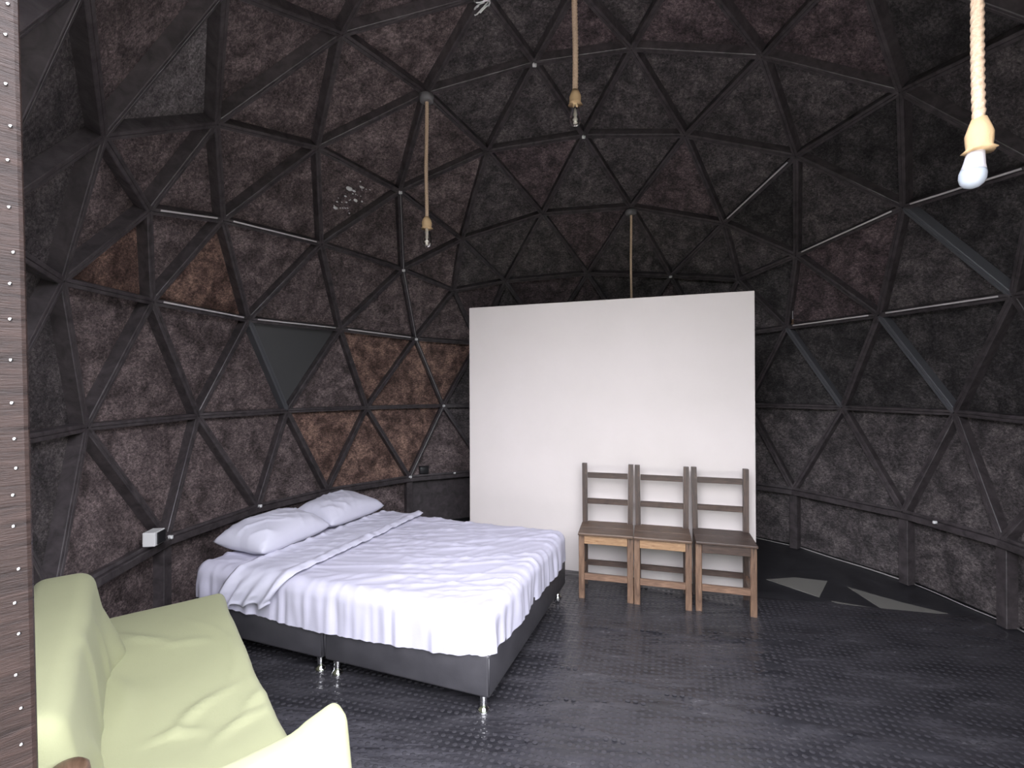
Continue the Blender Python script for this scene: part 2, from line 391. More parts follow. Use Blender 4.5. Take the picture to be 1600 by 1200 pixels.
# the sheet is kept whole behind the bed and the partition, only its right part stops at the straight edge
far = clip(clip(pts, lambda p: p[1] - in_edge(p[0])), lambda p: 1.55 - p[0])
CR, SR = math.cos(-RY), math.sin(-RY)          # rolls run along (CR, SR)
def wrinkle(x, y):
    """gentle waves and a few sharp ripples that run along the rolls"""
    a, b_ = x * CR + y * SR, -x * SR + y * CR
    h = 0.0035 * noise.noise(Vector((a * 0.45, b_ * 2.2, 0.3))) + 0.0016 * noise.noise(Vector((a * 0.9, b_ * 6.0, 4.3)))
    k = noise.noise(Vector((a * 0.28, b_ * 1.9, 8.1)))
    h += 0.012 * max(0.0, 1 - abs(k) / 0.07) ** 2
    k = noise.noise(Vector((a * 0.4, b_ * 3.1, 15.7)))
    h += 0.008 * max(0.0, 1 - abs(k) / 0.06) ** 2
    return h + 0.004
def sheet_piece(name, poly):
    bm = bmesh.new()
    bm.faces.new([bm.verts.new((x, y, 0)) for x, y in poly])
    for ax, ori, n_, st in ((Vector((CR, SR, 0)), None, 40, 0.15), (Vector((-SR, CR, 0)), None, 220, 0.028)):
        for k in range(-n_, n_):
            co = ax * (k * st) + Vector((0.4, 3.1, 0))
            g_ = bm.verts[:] + bm.edges[:] + bm.faces[:]
            bmesh.ops.bisect_plane(bm, geom=g_, plane_co=co, plane_no=ax, dist=1e-5)
    for v in bm.verts: v.co.z = wrinkle(v.co.x, v.co.y)
    me = bpy.data.meshes.new(name); bm.to_mesh(me); bm.free()
    return link(name, me, M['rubber'], floor, True)
sheet_piece('rubber_sheet', near)
sheet_piece('rubber_sheet', far)
# raised round studs of the rubber sheet
PT = 0.0365
vs, fs = [], []
K8 = 8
cs = [(math.cos(2 * math.pi * i / K8), math.sin(2 * math.pi * i / K8)) for i in range(K8)]
for i in range(-90, 90):
    for j in range(-90, 90):
        a, b_ = i * PT, j * PT
        x, y = 0.4 + a * CR - b_ * SR, 3.1 + a * SR + b_ * CR
        if (x - DC.x) ** 2 + (y - DC.y) ** 2 > 2.6 ** 2 or y > in_edge(x) - 0.02 or y < 1.2: continue
        if abs(x) > 1.12 * y or y > 4.4 - 0.31 * (x + 0.38): continue
        z = wrinkle(x, y); k = len(vs)
        for rr, dz in ((0.0130, -0.0006), (0.0106, 0.0010), (0.0080, 0.0018)):
            vs += [(x + rr * c, y + rr * s, z + dz) for c, s in cs]
        for o_ in (0, K8):
            fs += [(k + o_ + m_, k + o_ + (m_ + 1) % K8, k + o_ + K8 + (m_ + 1) % K8, k + o_ + K8 + m_) for m_ in range(K8)]
        fs.append(tuple(range(k + 2 * K8, k + 3 * K8)))
st_ = mesh('rubber_studs', vs, fs, M['rubber_stud'], floor, True); st_['kind'] = 'stuff'
# doorway apron in front of the room, same rubber
# patches where the black sheet does not reach and the grey underlay shows
def flat_patch(name, poly):
    k = len(poly)
    vs = [(x, y, -0.006) for x, y in poly] + [(x, y, -0.0015) for x, y in poly]
    mesh(name, vs, [tuple(range(k, 2 * k))] + [(i, (i + 1) % k, k + (i + 1) % k, k + i) for i in range(k)], M['bare'], floor)
def gp(px, py):
    Z = F_PX * 1.55 / (py - 597.0); return ((px - 800) / F_PX * Z, Z)
flat_patch('bare_patch', [gp(1196, 899), gp(1240, 896), gp(1291, 902), gp(1278, 927)])
flat_patch('bare_patch', [gp(1322, 911), gp(1370, 925), gp(1405, 935), gp(1478, 953), gp(1420, 951), gp(1376, 946)])
flat_patch('bare_patch', [gp(1297, 933), gp(1376, 946), gp(1326, 943)])

# ---------------------------------------------------------------- dome
def proj(p):
    v = p - CAMP
    if v.y <= 0.01: return 1e4, 1e4
    return 800 + F_PX * v.x / v.y, 600 - F_PX * v.z / v.y
def side_of(c):
    if c.z > 2.75: return 'ceiling'
    v = c - DC; az = math.degrees(math.atan2(v.x, v.y))
    return 'wall_back' if -42 < az < 42 else ('wall_right' if az >= 42 else 'wall_left')

def near_side(p):
    """true when p lies on the part of the shell cut open for the doorway"""
    v = p - CAMP; d = v.length
    if v.y < -0.05:
        return p.z < 3.0 and abs(p.x) < 1.1
    v.normalize()
    tp = (DC - CAMP).dot(v)
    if v.y <= 0.01: return p.z < 3.0
    a, b_ = v.x / v.y, v.z / v.y
    return d < tp - 0.05 and abs(a) < 1.12 and abs(b_) < 0.86

skin = {k: ([], []) for k in ('ceiling', 'wall_back', 'wall_right', 'wall_left')}
kept = []
OPEN = {74, 75, 76, 77, 99, 100, 105, 107, 89, 88, 87, 110, 109, 85, 108, 86}  # doorway plus unseen triangles above it, left out to admit more sky light
for f in DF:
    if all(i in OPEN for i in f) or any(i in (110, 109, 107, 89) for i in f): continue
    P = [DV[i] for i in f]; c = (P[0] + P[1] + P[2]) / 3
    samp = [c] + [c.lerp(p, 0.55) for p in P]
    if any(near_side(s) for s in samp): continue
    kept.append((f, side_of(c)))
def out(p, d): return DC + (p - DC) * (1 + d / (p - DC).length)
for f, s in kept:
    vs, fs = skin[s]; k = len(vs)
    P = [out(DV[i], 0.125) for i in f]
    vs += P; fs.append((k, k + 1, k + 2))
# the low straight wall below the dome joins the skins
ring = [i for i, v in enumerate(DV) if abs(v.z - 0.56) < 0.02]
ring.sort(key=lambda i: math.atan2(DV[i].x - DC.x, DV[i].y - DC.y))
ring_edges = []
for a, b_ in zip(ring, ring[1:] + ring[:1]):
    mid = (DV[a] + DV[b_]) / 2
    if mid.y < 1.15 and -1.15 < mid.x < 1.6: continue
    ring_edges.append((a, b_, side_of(mid)))
def rad(p, d, z):
    v = Vector((p.x - DC.x, p.y - DC.y, 0)); L = v.length
    return Vector((DC.x + v.x * (L + d) / L, DC.y + v.y * (L + d) / L, z))
for a, b_, s in ring_edges:
    vs, fs = skin[s]; k = len(vs)
    vs += [rad(DV[a], 0.13, -0.1), rad(DV[b_], 0.13, -0.1), rad(DV[b_], 0.13, 0.60), rad(DV[a], 0.13, 0.60)]
    fs.append((k, k + 1, k + 2, k + 3))
shell = {}
for s, (vs, fs) in skin.items():
    me = bpy.data.meshes.new(s); me.from_pydata([tuple(v) for v in vs], [], fs)
    bm = bmesh.new(); bm.from_mesh(me); bmesh.ops.remove_doubles(bm, verts=bm.verts, dist=0.001)
    bm.to_mesh(me); bm.free()
    o = link(s, me, M['shell']); o['kind'] = 'structure'; shell[s] = o

# struts, one beam per edge
edges = {}
for f, s in kept:
    for a, b_ in ((f[0], f[1]), (f[1], f[2]), (f[2], f[0])):
        edges.setdefault((min(a, b_), max(a, b_)), s)
def near_px(p, x, y): return abs(proj(p)[0] - x) < 14 and abs(proj(p)[1] - y) < 14 and p.y > 1.6
def is_edge(p, q_, lst):
    return any((near_px(p, *e[0]) and near_px(q_, *e[1])) or (near_px(q_, *e[0]) and near_px(p, *e[1])) for e in lst)
SKYLIT = [((1410, 325), (1580, 463)), ((1372, 493), (1490, 645)), ((1228, 512), (1315, 637)), ((390, 500), (450, 642))]  # struts that get the paler, painted-in skylight tone
PALE = [((1243, 400), (1410, 325)), ((1228, 512), (1372, 493)), ((1372, 493), (1580, 463)), ((240, 472), (390, 500)), ((390, 500), (533, 515)),
        ((533, 515), (650, 530)), ((1130, 350), (1243, 245)), ((235, 330), (350, 345)), ((350, 345), (503, 382))]
for (a, b_), s in edges.items():
    p, q = DV[a], DV[b_]; d = (q - p).normalized()
    w_ = 0.044 + random.uniform(-0.003, 0.003)
    vs, fs = bar_mesh(p + d * 0.004, q - d * 0.004, w_, 0.092, DC - (p + q) / 2, True)
    st = mesh('strut', vs, fs, M['strut_skylit' if is_edge(p, q, SKYLIT) else 'strut'], shell[s])
    far_right = DV[a].x > 3.2 and DV[b_].x > 2.4 and 2.3 < min(p.z, q.z) and False
    lo_r = is_edge(p, q, PALE) or (near_px(p, 1410, 325) and q.x > p.x and abs(q.z - p.z) < 0.15) or (near_px(q, 1410, 325) and p.x > q.x and abs(q.z - p.z) < 0.15)
    if lo_r:
        # thin pale strip along the upper arris of the strut
        n_ = (DC - (p + q) / 2).normalized(); up_ = Vector((0, 0, 1)); up_ = (up_ - d * up_.dot(d)); up_ = (up_ - n_ * up_.dot(n_)).normalized()
        vs, fs = bar_mesh(p + d * 0.07 + n_ * 0.0015 + up_ * 0.012, q - d * 0.07 + n_ * 0.0015 + up_ * 0.012, 0.011, 0.006, n_, False, 0.001)
        mesh('pale_edge', vs, fs, M['pale_edge'], shell[s])

# panels
def pick(c):
    x, y = proj(c)
    if (x - 440) ** 2 + (y - 545) ** 2 < 30 ** 2: return 'panel_smooth'
    if (x - 285) ** 2 + (y - 120) ** 2 < 32 ** 2: return 'panel_grey'
    rust = [(175, 400), (320, 410), (580, 555), (665, 580), (505, 560), (505, 680), (575, 720), (640, 690), (690, 545)]
    for a, b_ in rust:
        if (x - a) ** 2 + (y - b_) ** 2 < 34 ** 2: return 'panel_rust'
    if x < 720 and y < 1000:
        if x < 110: return 'panel_dark'
        return 'panel_brown'
    if x < 1150: return random.choice(['panel_dark', 'panel_plum', 'panel_dark'])
    if y > 660: return 'panel_dark'
    return random.choice(['panel_black', 'panel_black', 'panel_dark', 'panel_plum'])
for f, s in kept:
    P = [DV[i] for i in f]; c = (P[0] + P[1] + P[2]) / 3
    inn = [out(p.lerp(c, 0.02), 0.074) for p in P]; o2 = [out(p.lerp(c, 0.02), 0.088) for p in P]
    jit = (c - DC).normalized() * random.uniform(-0.004, 0.004)
    vs = [v + jit for v in inn + o2]
    mesh('panel', vs, [(0, 1, 2), (5, 4, 3), (0, 3, 4, 1), (1, 4, 5, 2), (2, 5, 3, 0)], M[pick(c)], shell[s])

# riser: plate, posts, boards, kerb bead
for a, b_, s in ring_edges:
    p, q = DV[a], DV[b_]
    d = (q - p).normalized()
    pa, qa = rad(p, 0.0, 0.535), rad(q, 0.0, 0.535)
    nrm = Vector((DC.x - (p.x + q.x) / 2, DC.y - (p.y + q.y) / 2, 0)).normalized()
    vs, fs = bar_mesh(pa + nrm * 0.02, qa + nrm * 0.02, 0.045, 0.12, nrm)
    mesh('top_plate', vs, fs, M['strut'], shell[s])
    # board
    pi, qi = rad(p, 0.085, 0), rad(q, 0.085, 0)
    po_, qo = rad(p, 0.10, 0), rad(q, 0.10, 0)
    z0, z1 = 0.02, 0.515
    e = d * 0.01
    vs = [pi + e, qi - e, qo - e, po_ + e]
    vs = [Vector((v.x, v.y, z0)) for v in vs] + [Vector((v.x, v.y, z1)) for v in vs]
    mid = (p + q) / 2
    tint = 'panel_dark' if mid.x > 0 else 'panel_brown'
    if -1.0 < mid.x < 1.8 and mid.y > 4: tint = 'panel_smooth' if mid.x < 0 else 'panel_dark'
    mesh('board', vs, [(0, 1, 2, 3), (7, 6, 5, 4), (0, 4, 5, 1), (1, 5, 6, 2), (2, 6, 7, 3), (3, 7, 4, 0)], M[{'panel_smooth': 'strut'}.get(tint, tint)], shell[s])
    # pale bead where board meets floor
    bead = [rad(p, 0.078, 0.004).lerp(rad(q, 0.078, 0.004), t) + Vector((0, 0, 0.002 * math.sin(9 * t + a))) for t in [i / 10 * 0.94 + 0.03 for i in range(11)]]
    if mid.x > 1.5: tube('caulk_bead', bead, 0.006 if a % 2 else 0.004, M['caulk'], shell[s], 6)
posts = {}
for a, b_, s in ring_edges:
    posts.setdefault(a, s); posts.setdefault(b_, s)
for i, s in posts.items():
    p = DV[i]; nrm = Vector((DC.x - p.x, DC.y - p.y, 0)).normalized()
    b0, t0 = rad(p, 0.005, 0.0), rad(p, 0.005, 0.512)
    vs, fs = bar_mesh(b0, t0, 0.070, 0.085, nrm)
    mesh('riser_post', vs, fs, M['strut'], shell[s])

# ---------------------------------------------------------------- partition
PA, PB = Vector((-0.383, 4.375, 0)), Vector((1.835, 3.68, 0))
pd = (PB - PA).normalized(); pang = math.atan2(pd.y, pd.x); plen = (PB - PA).length
part = thing('partition_wall', 'tall off-white freestanding partition behind the bed and the three chairs', 'partition', PA, pang)
bm = bmesh.new()
add_box(bm, (0, 0, 0.0), (plen, 0.09, 2.255), 0.006, 2)
for v in bm.verts:
    if v.co.z > 1.5: v.co.z += 0.012 * (v.co.x / plen)
o = from_bm('board', bm, M['wallboard'], part)
# ---------------------------------------------------------------- chairs
def make_chair(label, loc, rz, apron, legs, lean=0.03, tint=0):
    t = thing('dining_chair', label, 'chair', loc, rz, None)
    V, H, LV, LH, ST = (M['wood_v'], M['wood_h'], M['wood_low_v'], M['wood_low_h'], M['seat_wood'])
    W2, D = 0.172, 0.31
    lm = LV if legs else V
    for sx_ in (-1, 1):
        x = sx_ * W2
        # front leg
        vs, fs = bar_mesh((x, 0.018, 0.0), (x, 0.018, 0.4725), 0.042, 0.036, (0, -1, 0))
        o = mesh('leg', vs, fs, lm, t)
        # rear leg and back post: one timber, kinked at the seat
        pr = [(x, D, 0.0), (x, D, 0.47), (x + sx_ * 0.006, D + lean, 0.94)]
        h, dd = 0.019, 0.036
        vs = []
        for (px_, py_, pz_) in pr:
            vs += [(px_ - h, py_ - dd / 2, pz_), (px_ + h, py_ - dd / 2, pz_), (px_ + h, py_ + dd / 2, pz_), (px_ - h, py_ + dd / 2, pz_)]
        fs = [(3, 2, 1, 0), (8, 9, 10, 11)]
        for k in (0, 4):
            fs += [(k + i, k + (i + 1) % 4, k + 4 + (i + 1) % 4, k + 4 + i) for i in range(4)]
        mesh('back_post', vs, fs, V, t)
        # side rails
        box('side_rail', (x - 0.011, 0.036, 0.41), (x + 0.011, D - 0.018, 0.472), H if not legs else LH, t, 0.002, 1)
        box('side_stretcher', (x - 0.010, 0.036, 0.145), (x + 0.010, D - 0.018, 0.18), LH, t, 0.002, 1)
    for z, w_ in ((0.848, 0.042), (0.648, 0.042)):
        yy = D + lean * (z - 0.47) / 0.47
        box('back_rail', (-W2 + 0.018, yy - 0.010, z - w_ / 2), (W2 - 0.018, yy + 0.010, z + w_ / 2), H, t, 0.002, 1)
    box('apron', (-W2 + 0.020, 0.004, 0.408), (W2 - 0.020, 0.024, 0.4725), apron, t, 0.002, 1)
    box('apron', (-W2 + 0.018, D - 0.01, 0.42), (W2 - 0.018, D + 0.01, 0.4725), H, t, 0.002, 1)
    box('stretcher', (-W2 + 0.020, 0.008, 0.147), (W2 - 0.020, 0.028, 0.192), LH, t, 0.002, 1)
    box('stretcher', (-W2 + 0.018, D - 0.01, 0.150), (W2 - 0.018, D + 0.01, 0.190), H, t, 0.002, 1)
    # seat board, notched round the back posts, two glued boards with a fine joint
    bm = bmesh.new()
    for y0, y1 in ((-0.022, 0.147), (0.148, D - 0.019)):
        add_box(bm, (-0.194, y0, 0.473), (0.194, y1, 0.491), 0.004, 2)
    add_box(bm, (-W2 + 0.021, D - 0.019, 0.473), (W2 - 0.021, D + 0.016, 0.491), 0.002, 1)
    from_bm('seat', bm, ST if tint == 0 else H, t)
    return t
CH = pang
c1 = make_chair('stained pine ladder-back chair nearest the bed, its apron paler than its seat', (0.665, 3.50, 0), CH + 0.06, M['pine_pale'], True)
c2 = make_chair('middle pine ladder-back chair of three against the partition, worn pale apron with a knot', (1.040, 3.392, 0), CH + 0.02, M['pine_pale'], True)
c3 = make_chair('dark pine ladder-back chair with a dark apron at the right end of the partition', (1.438, 3.290, 0), CH + 0.02, M['wood_h'], True, tint=1)
for c in (c1, c2, c3): c['group'] = 'ladder-back chairs in a row against the partition'

# ---------------------------------------------------------------- bed
BC = Vector((-0.11, 2.27, 0)); BR = math.atan2(-0.352, 0.936)
BL, BW = 1.93, 1.42
bed_m = Matrix.Translation(BC) @ Matrix.Rotation(BR, 4, 'Z')
def bed_pt(x, y, z=0): return bed_m @ Vector((x, y, z))
def base_half(x0, x1, label):
    t = thing('bed_base', label, 'bed base', bed_pt((x0 + x1) / 2, BW / 2), BR)
    hx = (x1 - x0) / 2; hy = BW / 2
    bm = bmesh.new(); add_box(bm, (-hx, -hy, 0.095), (hx, hy, 0.300), 0.016, 3)
    from_bm('upholstered_box', bm, M['vinyl'], t, True)
    for sx_ in (-1, 1):
        for sy_ in (-1, 1):
            lg = lathe('leg', [(0.017, 0.0945), (0.019, 0.090), (0.017, 0.055), (0.018, 0.032), (0.026, 0.024), (0.031, 0.014), (0.031, 0.004), (0.027, 0.0)][::-1], M['chrome'], t, 20)
            lg.location = (sx_ * (hx - 0.05), sy_ * (hy - 0.045), 0)
    # corner piping
    for sx_ in (-1, 1):
        tube('corner_seam', [(sx_ * (hx - 0.003), -(hy - 0.003), z) for z in (0.115, 0.2, 0.285)], 0.004, M['vinyl'], t, 6)
    return t
base_half(-0.958, 0, 'charcoal vinyl bed base on chrome legs at the foot end, nearest the chairs')
base_half(-BL, -0.972, 'charcoal vinyl bed base on chrome legs at the pillow end, behind the green sofa')
mt_ = thing('mattress', 'mattress lying on the two charcoal bed bases, hidden under a white fitted sheet', 'mattress', bed_pt(-BL / 2, BW / 2), BR)
bm = bmesh.new(); add_box(bm, (-BL / 2 + 0.03, -BW / 2 + 0.03, 0.302), (BL / 2 - 0.03, BW / 2 - 0.03, 0.478), 0.05, 4)
from_bm('body', bm, M['mattress'], mt_, True)

def fold(x, y, sx_, sy_, ang, seed):
    c, s = math.cos(ang), math.sin(ang)
    u, v = (x * c + y * s) * sx_, (-x * s + y * c) * sy_
    n_ = noise.noise(Vector((u, v, seed)))
    return (1 - abs(n_) * 2.2) if abs(n_) < 0.45 else 0.0

def top_h(x, y):
    """small creases of the sheet pulled over the mattress, bed coordinates"""
    h = 0.010 * max(0, fold(x, y, 1.1, 9.0, 0.45, 1.3)) ** 4
    h += 0.007 * max(0, fold(x, y, 1.6, 12.0, 0.95, 4.1)) ** 4
    h += 0.006 * max(0, fold(x, y, 1.3, 10.0, 0.15, 9.7)) ** 4
    h += 0.010 * noise.noise(Vector((x * 2.1, y * 2.1, 2.2)))
    return h

def draped(name, material, L, Wd, topz, rnd, hem, step=0.014, amp=1.0, loc=None):
    """fitted sheet: top plane, rounded edge, gathered skirt; local coords centred"""
    bm = bmesh.new()
    hx, hy = L / 2 - rnd, Wd / 2 - rnd
    nx, ny = int(2 * hx / step), int(2 * hy / step)
    xs = [-hx + 2 * hx * i / nx for i in range(nx + 1)]; ys = [-hy + 2 * hy * i / ny for i in range(ny + 1)]
    def H(lx, ly): return top_h(lx - BL / 2, ly + BW / 2) * amp
    gv = [[bm.verts.new((x, y, topz + H(x, y))) for y in ys] for x in xs]
    for i in range(nx):
        for j in range(ny):
            bm.faces.new((gv[i][j], gv[i + 1][j], gv[i + 1][j + 1], gv[i][j + 1]))
    # perimeter list (base point, direction, perimeter coordinate)
    per = []; s = 0.0
    for y in ys[:-1]: per.append((hx, y, 0.0)); 
    def arc(cx_, cy_, a0, k=9): return [(cx_, cy_, a0 + (math.pi / 2) * i / k) for i in range(k)]
    per = []
    per += [(hx, y, 0.0) for y in ys[:-1]] + arc(hx, hy, 0.0)
    per += [(x, hy, math.pi / 2) for x in xs[::-1][:-1]] + arc(-hx, hy, math.pi / 2)
    per += [(-hx, y, math.pi) for y in ys[::-1][:-1]] + arc(-hx, -hy, math.pi)
    per += [(x, -hy, -math.pi / 2) for x in xs[:-1]] + arc(hx, -hy, -math.pi / 2)
    K = 20
    rings = []
    for k in range(K + 1):
        row = []
        for idx, (bx, by, a) in enumerate(per):
            dx, dy = math.cos(a), math.sin(a)
            # drop of the hem for this place
            hz = hem(bx, by, a, idx)
            arc_l = rnd * math.pi / 2
            straight = max(0.02, topz - rnd - hz)
            e = (arc_l + straight) * k / K
            if e < arc_l:
                o_ = rnd * math.sin(e / rnd); dn = rnd * (1 - math.cos(e / rnd))
            else:
                o_ = rnd; dn = rnd + (e - arc_l)
            f = min(1.0, dn / 0.12)
            pc = bx * 1.0 + by * 1.0 + a * 0.35
            ga = (noise.noise(Vector((bx * 26 + a * 3, by * 26, 5 + dn * 2))) * 0.014 + noise.noise(Vector((bx * 7 + a * 2, by * 7, 8.5 + dn * 5))) * 0.012) * f
            o_ += ga + 0.004 * f
            row.append(bm.verts.new((bx + dx * o_, by + dy * o_, topz - dn + H(bx, by) * (1 - f))))
        rings.append(row)
    n_ = len(per)
    for k in range(K):
        for i in range(n_):
            try: bm.faces.new((rings[k][i], rings[k + 1][i], rings[k + 1][(i + 1) % n_], rings[k][(i + 1) % n_]))
            except ValueError: pass
    bmesh.ops.remove_doubles(bm, verts=bm.verts, dist=0.0006)
    return bm
def hem_z(bx, by, a, idx):
    x, y = bx - BL / 2 + 0.0, by + BW / 2
    z = 0.272 + 0.022 * noise.noise(Vector((bx * 2.2 + 3, by * 2.2, 1))) + 0.006 * noise.noise(Vector((bx * 25, by * 25, a)))
    if by < -BW / 2 + 0.2:   # near long side: dips towards its middle, higher at the foot corner
        t = (x + BL) / BL
        z = 0.30 - 0.055 * math.sin(math.pi * min(1, max(0, t))) ** 0.8 + 0.008 * noise.noise(Vector((bx * 14, 0, 3))) + 0.004 * noise.noise(Vector((bx * 40, 0, 3)))
    return z
sh = thing('fitted_sheet', 'white cotton fitted sheet stretched over the mattress with a gathered hem', 'bed sheet', bed_pt(-BL / 2, BW / 2), BR)
bm = draped('cloth', M['sheet'], BL + 0.016, BW + 0.016, 0.488, 0.065, hem_z)
from_bm('cloth', bm, M['sheet'], sh, True)

# turned-down top sheet: a band across the bed by the pillows, hanging over the near side
td = thing('top_sheet', 'white top sheet folded back in a band beside the pillows, corner hanging down', 'bed sheet', bed_pt(-1.40, 0.1), BR)
vs, fs = [], []
NU, NV = 36, 130
rnd = 0.07
for j in range(NV + 1):
    s = -0.34 + (BW - 0.02 + 0.34) * j / NV            # along the bed's width; <0 wraps down the near side
    for i in range(NU + 1):
        u = i / NU
        x0 = -1.575 + 0.385 * u                         # across the band, head -> foot
        drop_l = max(0.0, -s)
        x = x0 - 0.16 * min(1, drop_l / 0.30) * (1 - u) * 0.5 - 0.10 * min(1, drop_l / 0.3) * u - 0.03 * (1 - min(1, max(0, s) / 0.5))*(1-u)
        prof = 0.014 + 0.020 * math.exp(-((u - 0.90) / 0.085) ** 2) + 0.012 * math.exp(-((u - 0.03) / 0.05) ** 2)
        wr_ = 0.004 * noise.noise(Vector((x0 * 9, s * 2.4, 3.3))) + 0.003 * max(0, fold(x0, s, 2, 14, 1.2, 6.6)) ** 3
        if s > rnd:
            y, z = s, 0.488 + top_h(x, s) * 0.8 + prof + wr_
        else:
            e = rnd - s; al = rnd * math.pi / 2
            lim = 0.20 + 0.105 * math.exp(-((u - 0.13) / 0.09) ** 2) - 0.05 * u + 0.012 * math.sin(17 * u)
            e = min(e, (rnd + 0.34)) * (lim + 0.03) / (0.34 + rnd) if e > 0 else e
            if e < al: oo, dn = rnd * math.sin(e / rnd), rnd * (1 - math.cos(e / rnd))
            else: oo, dn = rnd, rnd + (e - al)
            f = min(1, dn / 0.1)
            oo += prof * (0.8) + 0.026 * f + 0.012 * f * math.sin(u * 21 + dn * 14) + 0.010 * f * noise.noise(Vector((u * 6, dn * 8, 1)))
            y, z = rnd - oo - 0.008, 0.488 - dn + (top_h(x, rnd) * 0.8 + prof * (1 - f) + wr_) * (1 - f)
        vs.append((x + 1.40, y - 0.1, z))
for j in range(NV):
    for i in range(NU):
        a = j * (NU + 1) + i
        fs.append((a, a + 1, a + NU + 2, a + NU + 1))
o = mesh('cloth', vs, fs, M['sheet2'], td, True)
sm = o.modifiers.new('thickness', 'SOLIDIFY'); sm.thickness = 0.004; sm.offset = -1

def make_pillow(name, label, x, y, rz, wx, wy, th, tilt, seed):
    t = thing(name, label, 'pillow', bed_pt(x, y, 0.497), BR + rz, 'pillows at the head of the bed')
    vs, fs = [], []
    n_ = 44
    for side in (1, -1):
        for i in range(n_ + 1):
            for j in range(n_ + 1):
                u, v = -1 + 2 * i / n_, -1 + 2 * j / n_
                k = (max(0, 1 - abs(u) ** 2.6)) ** 0.5 * (max(0, 1 - abs(v) ** 3.6)) ** 0.5
                pin = 1 - 0.06 * (1 - abs(u)) * abs(v) ** 3 - 0.0
                pinx = 1 - 0.05 * (1 - abs(v)) * abs(u) ** 3
                px_, py_ = u * wx / 2 * pinx, v * wy / 2 * pin
                hz = th * k * (0.62 if side == 1 else -0.38)
                if side == 1:
                    edge = min(1, k * 1.6)
                    hz += 0.012 * edge * noise.noise(Vector((px_ * 6, py_ * 6, seed)))
                    hz += 0.010 * edge * max(0, fold(px_, py_, 3, 11, 0.9, seed + 2)) ** 3
                    hz += 0.008 * edge * max(0, fold(px_, py_, 3, 13, -0.5, seed + 5)) ** 3
                hz += 0.38 * th * 0.55
                if side == -1: hz = max(hz, 0.002 + 0.0)
                vs.append((px_, py_, hz + 0.006 + (0.5 + u / 2 * -1) * tilt))
    for sd in range(2):
        o_ = sd * (n_ + 1) ** 2
        for i in range(n_):
            for j in range(n_):
                a = o_ + i * (n_ + 1) + j
                q = (a, a + n_ + 1, a + n_ + 2, a + 1)
                fs.append(q if sd == 0 else q[::-1])
    me = bpy.data.meshes.new('case'); me.from_pydata(vs, [], fs)
    bm = bmesh.new(); bm.from_mesh(me); bmesh.ops.remove_doubles(bm, verts=bm.verts, dist=0.0015)
    from_bm('case', bm, M['pillow'], t, True)
    return t
make_pillow('pillow', 'white pillow at the near side of the bed head, closest to the green sofa', -1.775, 0.455, 0.03, 0.41, 0.61, 0.20, 0.025, 1.7)
make_pillow('pillow', 'white pillow at the far side of the bed head, beside the dome wall', -1.775, 1.09, -0.02, 0.41, 0.62, 0.20, 0.025, 7.3)

# ---------------------------------------------------------------- green sofa
SO = Vector((-1.58, 2.68, 0)); SD = Vector((0.615, -0.788, 0)).normalized(); SB = Vector((SD.y, -SD.x, 0))   # SB points to the back
srz = math.atan2(SD.y, SD.x)
sofa = thing('sofa', 'low sofa under a pale green cloth cover, beside the bed at the lower left', 'sofa', SO, srz)
# local axes: x along the sofa towards the viewer, y = away from back (front is +y side): back is -y
def soft(u, a=0.0): return u
def cloth_box(name, x0, x1, y0, y1, z0, z1, r, material, parent, fn=None, step=0.013):
    bm = bmesh.new(); add_box(bm, (x0, y0, z0), (x1, y1, z1), r, 5)
    L_ = max(x1 - x0, y1 - y0, z1 - z0)
    # subdivide long edges
    for _ in range(7):
        es = [e for e in bm.edges if e.calc_length() > step * 2]
        if not es: break
        bmesh.ops.subdivide_edges(bm, edges=es, cuts=1, use_grid_fill=True)
    bmesh.ops.triangulate(bm, faces=[f for f in bm.faces if len(f.verts) > 4])
    if fn:
        for v in bm.verts: v.co = fn(v.co.copy())
    return from_bm(name, bm, material, parent, True)
def crease(x, y, x0, y0, ang, ln, wd, h):
    c, s = math.cos(ang), math.sin(ang)
    u, v = (x - x0) * c + (y - y0) * s, -(x - x0) * s + (y - y0) * c
    v += 0.25 * u * u / ln
    return h * math.exp(-(u / ln) ** 2 - (v / wd) ** 2)
def seat_fn(p):
    x, y, z = p
    if z > 0.3:
        z += 0.010 * noise.noise(Vector((x * 3, y * 3, 1)))
        z -= 0.020 * math.exp(-((x - 0.8) / 0.45) ** 2 - ((y + 0.25) / 0.2) ** 2)
        z += 0.030 * math.exp(-((x - 1.45) / 0.22) ** 2)
        for (a, b_, an, ln, wd, h) in ((0.25, -0.42, 0.9, 0.10, 0.018, 0.012), (0.33, -0.35, 1.0, 0.13, 0.02, 0.012), (0.45, -0.20, 1.2, 0.10, 0.018, 0.010),
                                       (1.02, -0.22, 2.3, 0.12, 0.018, 0.020), (1.13, -0.28, 1.2, 0.07, 0.015, 0.018), (1.22, -0.12, 2.0, 0.09, 0.02, 0.016),
                                       (1.10, -0.05, 2.4, 0.10, 0.02, 0.012), (0.75, -0.42, 0.2, 0.2, 0.03, 0.012), (0.62, -0.05, 0.05, 0.35, 0.012, 0.008)):
            z += crease(x, y, a, b_, an, ln, wd, h)
    y += 0.008 * noise.noise(Vector((x * 4, z * 4, 2)))
    return Vector((x, y, z))
cloth_box('seat_cushion', -0.05, 1.64, -0.60, 0.0, 0.06, 0.42, 0.035, M['green'], sofa, seat_fn)
